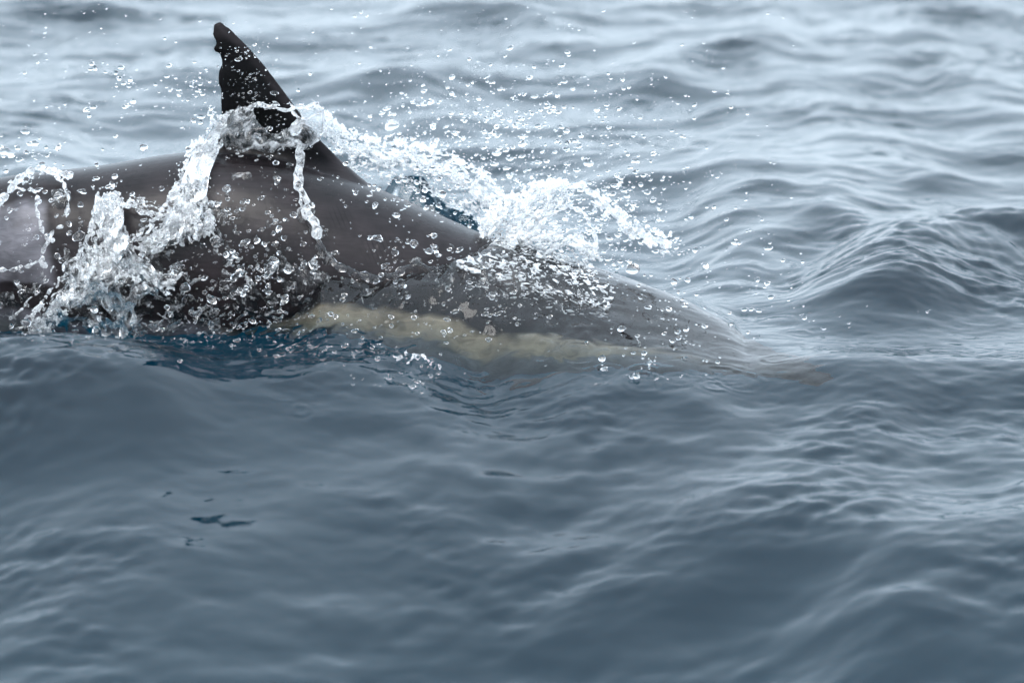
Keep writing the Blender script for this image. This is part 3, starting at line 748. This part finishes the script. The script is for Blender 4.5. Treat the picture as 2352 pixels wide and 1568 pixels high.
# --- splash over the shoulders
c = Cloud()
c.strand([(1150, 600, .06, 8), (1180, 520, .08, 8), (1220, 455, .10, 9), (1280, 425, .11, 9), (1340, 428, .12, 8), (1390, 465, .12, 7), (1440, 520, .12, 7), (1490, 548, .12, 9), (1540, 562, .12, 8)], bead=.6)
c.strand([(1180, 600, .05, 6), (1250, 500, .08, 6), (1310, 470, .09, 5), (1350, 500, .09, 5), (1372, 560, .09, 5)], bead=.6)
c.strand([(1200, 640, .03, 6), (1280, 560, .05, 6), (1340, 560, .06, 5), (1380, 600, .06, 5)], bead=.6)
c.froth([(1130, 560, .08, 90), (1180, 510, .10, 120), (1230, 465, .11, 90), (1300, 435, .12, 60)], 1600, 'air', 2.5, 12, .03, 2.2)
c.froth([(1140, 600, .04, 90), (1220, 580, .05, 150), (1300, 570, .06, 130), (1360, 600, .06, 80)], 1700, 'air', 2.5, 11, .03, 2.2)
c.froth([(1050, 612, .006, 30), (1110, 625, .008, 80), (1200, 645, .01, 130), (1290, 672, .01, 140), (1400, 708, .006, 110)], 900, 'sea', 2, 9, .012, 2.6, .75)
c.froth([(1150, 640, .004, 90), (1260, 690, .004, 80), (1400, 715, .003, 50)], 420, 'sea', 2, 6, .012, 3., .85)
c.froth([(1380, 460, .12, 40), (1450, 525, .12, 36), (1540, 565, .12, 40)], 260, 'air', 3, 14, .02, 1.6)
c.scatter([(1150, 560, .08, 120), (1250, 480, .1, 150), (1380, 480, .12, 120)], 250, 'air', 3, 10)
c.build('shoulder_splash', FOAM, .0022, label='fan of white water bursting over the dolphin\'s shoulders', cat='splash')
# --- small splash on the sea in front
c = Cloud()
z_ = .006
c.froth([(905, 828, z_, 20), (950, 822, z_, 30), (985, 838, z_, 36), (1010, 850, z_, 20)], 120, 'sea', 2, 8, .012, 2)
c.strand([(935, 838, z_, 3), (960, 818, z_, 4), (985, 835, z_, 3)], 'sea')
c.build('small_splash', FROTH, .0024, label='small white splash on the dark water below the yellow flank patch', cat='splash')

# ------------------------------------------------------------------ flying drops
ZONES = [  # u, v, spread u, spread v, count, y from, y to, diameter px min, max, label
    (330, 560, 200, 110, 520, None, .07, 2.5, 17, 'flank'), (600, 600, 110, 120, 340, None, .07, 2.5, 16, 'flank'), (930, 520, 110, 75, 110, None, .05, 4, 17, 'flank'), (1000, 500, 90, 50, 50, None, .05, 5, 15, 'flank'),
    (570, 170, 40, 60, 170, .0, .1, 2, 5, 'fin'), (590, 300, 80, 50, 90, .02, .1, 3, 14, 'fin'), (560, 120, 30, 10, 14, .02, .1, 5, 12, 'fin'),
    (1080, 270, 190, 75, 560, .15, .6, 3, 17, 'air'), (1250, 330, 170, 75, 500, .1, .5, 3, 15, 'air'), (1260, 470, 130, 70, 800, .0, .3, 3, 15, 'shoulder'), (1420, 510, 110, 70, 360, .0, .3, 3, 15, 'shoulder'),
    (1250, 610, 120, 60, 500, -.06, .1, 3, 13, 'shoulder'), (1100, 110, 420, 90, 420, .1, .8, 2, 8, 'air'), (1560, 330, 180, 120, 220, .0, .6, 2.5, 10, 'air'), (1700, 560, 160, 130, 110, -.1, .4, 2.5, 10, 'air'),
    (300, 215, 90, 40, 70, .05, .5, 4, 15, 'tail'), (180, 260, 150, 60, 110, .05, .5, 2, 8, 'tail'), (60, 350, 45, 18, 70, .1, .3, 3, 16, 'tail'), (455, 200, 30, 45, 90, .0, .3, 2, 8, 'tail'),
    (1540, 730, 90, 70, 110, -.12, .05, 4, 17, 'head'), (1500, 820, 60, 30, 24, -.15, -.05, 5, 16, 'head'), (1750, 680, 110, 70, 50, -.1, .3, 3, 11, 'head'),
    (850, 830, 170, 40, 90, -.22, -.1, 3, 11, 'front'), (1000, 720, 180, 50, 150, -.13, -.06, 3, 13, 'front'), (600, 80, 400, 60, 160, .1, .8, 2, 7, 'air'), (200, 100, 150, 80, 60, .1, .8, 2, 6, 'tail')]
drops = []
for u, v, su, sv, n, y0_, y1_, d0, d1, tag in ZONES:
    last = None
    for _ in range(int(n * (1.0 if y0_ is not None else 1.15))):
        if last is not None and rng.random() < .45: uu, vv = last[0] + rng.normal() * 14, last[1] + rng.normal() * 9
        else: uu, vv = u + rng.normal() * su, v + rng.normal() * sv
        last = (uu, vv)
        if not (-40 < uu < 2400 and -20 < vv < 1000): continue
        p = B(uu, vv, rng.uniform(.015, y1_ + .05)) if y0_ is None else P(uu, vv, rng.uniform(y0_, y1_))
        d = (d0 * .8 + (d1 - d0) * rng.random() ** 4.5) * PX * .5
        if tag in ('head', 'front', 'shoulder'):
            q_ = S(uu, vv, .01)
            if q_[1] < p[1]: p = P(uu, vv, q_[1] - rng.uniform(0, .04))
        if tag in ('air', 'shoulder'): d *= .8
        drops.append((p, d, tag))
SPECIAL = {(497, 556): 'large ring-like drop at the foot of the falling white column', (900, 286): 'largest bright drop in the air above the breaking crest', (14, 348): 'large white drop above the tail at the picture edge',
           (522, 434): 'single round drop on dark skin below the fin splash', (1452, 533): 'large white drop on the outer arc of the shoulder splash', (1455, 617): 'large glassy drop over the water-covered nape',
           (425, 660): 'plump drop beside the foot of the rising plume', (1352, 375): 'bright drop high above the shoulder splash'}
for u, v, dpx in [(497, 556, 30), (522, 434, 20), (900, 286, 30), (922, 322, 22), (680, 300, 20), (590, 312, 20), (488, 690, 18), (180, 543, 22), (14, 348, 24), (1140, 352, 16), (1352, 375, 24), (1452, 533, 24), (1690, 557, 16),
                  (1600, 748, 16), (1492, 756, 17), (1512, 735, 18), (1586, 843, 18), (425, 660, 24), (1300, 300, 16), (1200, 330, 17), (950, 560, 18), (925, 655, 17), (545, 630, 22), (160, 400, 16), (60, 740, 20), (1455, 617, 26)]:
    tag = 'flank' if u < 1000 and 380 < v < 780 else ('head' if u > 1440 and v > 600 else ('tail' if u < 450 else ('fin' if u < 740 else ('air' if v < 400 else 'shoulder'))))
    p = B(u, v, .07) if tag == 'flank' else P(u, v, {'head': -.1, 'fin': .05, 'air': .3, 'shoulder': .12, 'tail': .1}[tag])
    drops.append((p, dpx * PX * .5, tag, SPECIAL.get((u, v))))
drops.sort(key=lambda q: -q[1])
LAB = {'flank': 'clear droplet before the dark flank between the plume and the falling column', 'fin': 'clear droplet flying beside the black dorsal fin', 'air': 'bright droplet flying in the air ahead of the fin',
       'shoulder': 'bright droplet thrown up by the shoulder splash', 'tail': 'bright droplet flying above the tail side of the back', 'head': 'clear droplet falling over the submerged head', 'front': 'clear droplet low over the yellow flank patch'}
GRP = {'flank': 'droplets between the plume and the column', 'fin': 'droplets beside the fin', 'air': 'droplets in the air ahead of the fin', 'shoulder': 'droplets of the shoulder splash', 'tail': 'droplets above the tail side', 'head': 'droplets over the head', 'front': 'droplets low over the flank patch'}
protos = []
for k in range(6):
    bv, bf = ICO3
    n1, n2 = rng.normal(size=3), rng.normal(size=3)
    v = bv * (1 + .12 * np.sin(2.2 * (bv @ n1)) + .09 * np.sin(2.6 * (bv @ n2)))[:, None] * np.array([1 + .22 * (k % 4), 1, .84 + .05 * (k % 3)])
    me = mesh_np('water_droplet', v, bf); me.materials.append(CLEAR); protos.append(me)
NBIG = 300
for key, lab, grp in (('flank_tail', 'clear droplet before the dark flank on the tail side of the white plume', 'droplets on the tail side of the plume'), ('flank_mid', 'clear droplet before the dark flank straight below the fin', 'droplets below the fin'),
                      ('flank_bare', 'clear droplet before the smooth bare flank ahead of the fin', 'droplets before the bare flank')):
    LAB[key] = lab; GRP[key] = grp
for i, (p, r, tag, *own) in enumerate(drops[:NBIG]):
    if tag == 'flank': tag = 'flank_tail' if p[0] < UX(200) else 'flank_mid' if UX(480) < p[0] < UX(740) else 'flank_bare' if p[0] >= UX(740) else 'flank'
    o = link('water_droplet', protos[i % 6], None, label=(own[0] if own and own[0] else LAB[tag]), cat='droplet', group=GRP[tag])
    o.location = p; o.scale = (r, r, r); o.rotation_euler = (rng.uniform(-.5, .5), rng.uniform(-.6, .6), rng.uniform(0, 6.28))
rest = drops[NBIG:]
vel = np.stack([np.ones(len(rest)), np.zeros(len(rest)), rng.normal(.12, .22, len(rest))], 1)
Vr, Fr = blobs([q[0] for q in rest], [q[1] for q in rest], vel, 1 + 1.4 * rng.random(len(rest)) ** 1.5, ICO2)
link('spray', mesh_np('spray', Vr, Fr), CLEAR, kind='stuff', label='fine spray of tiny droplets hanging in the air round the dolphin', cat='spray')
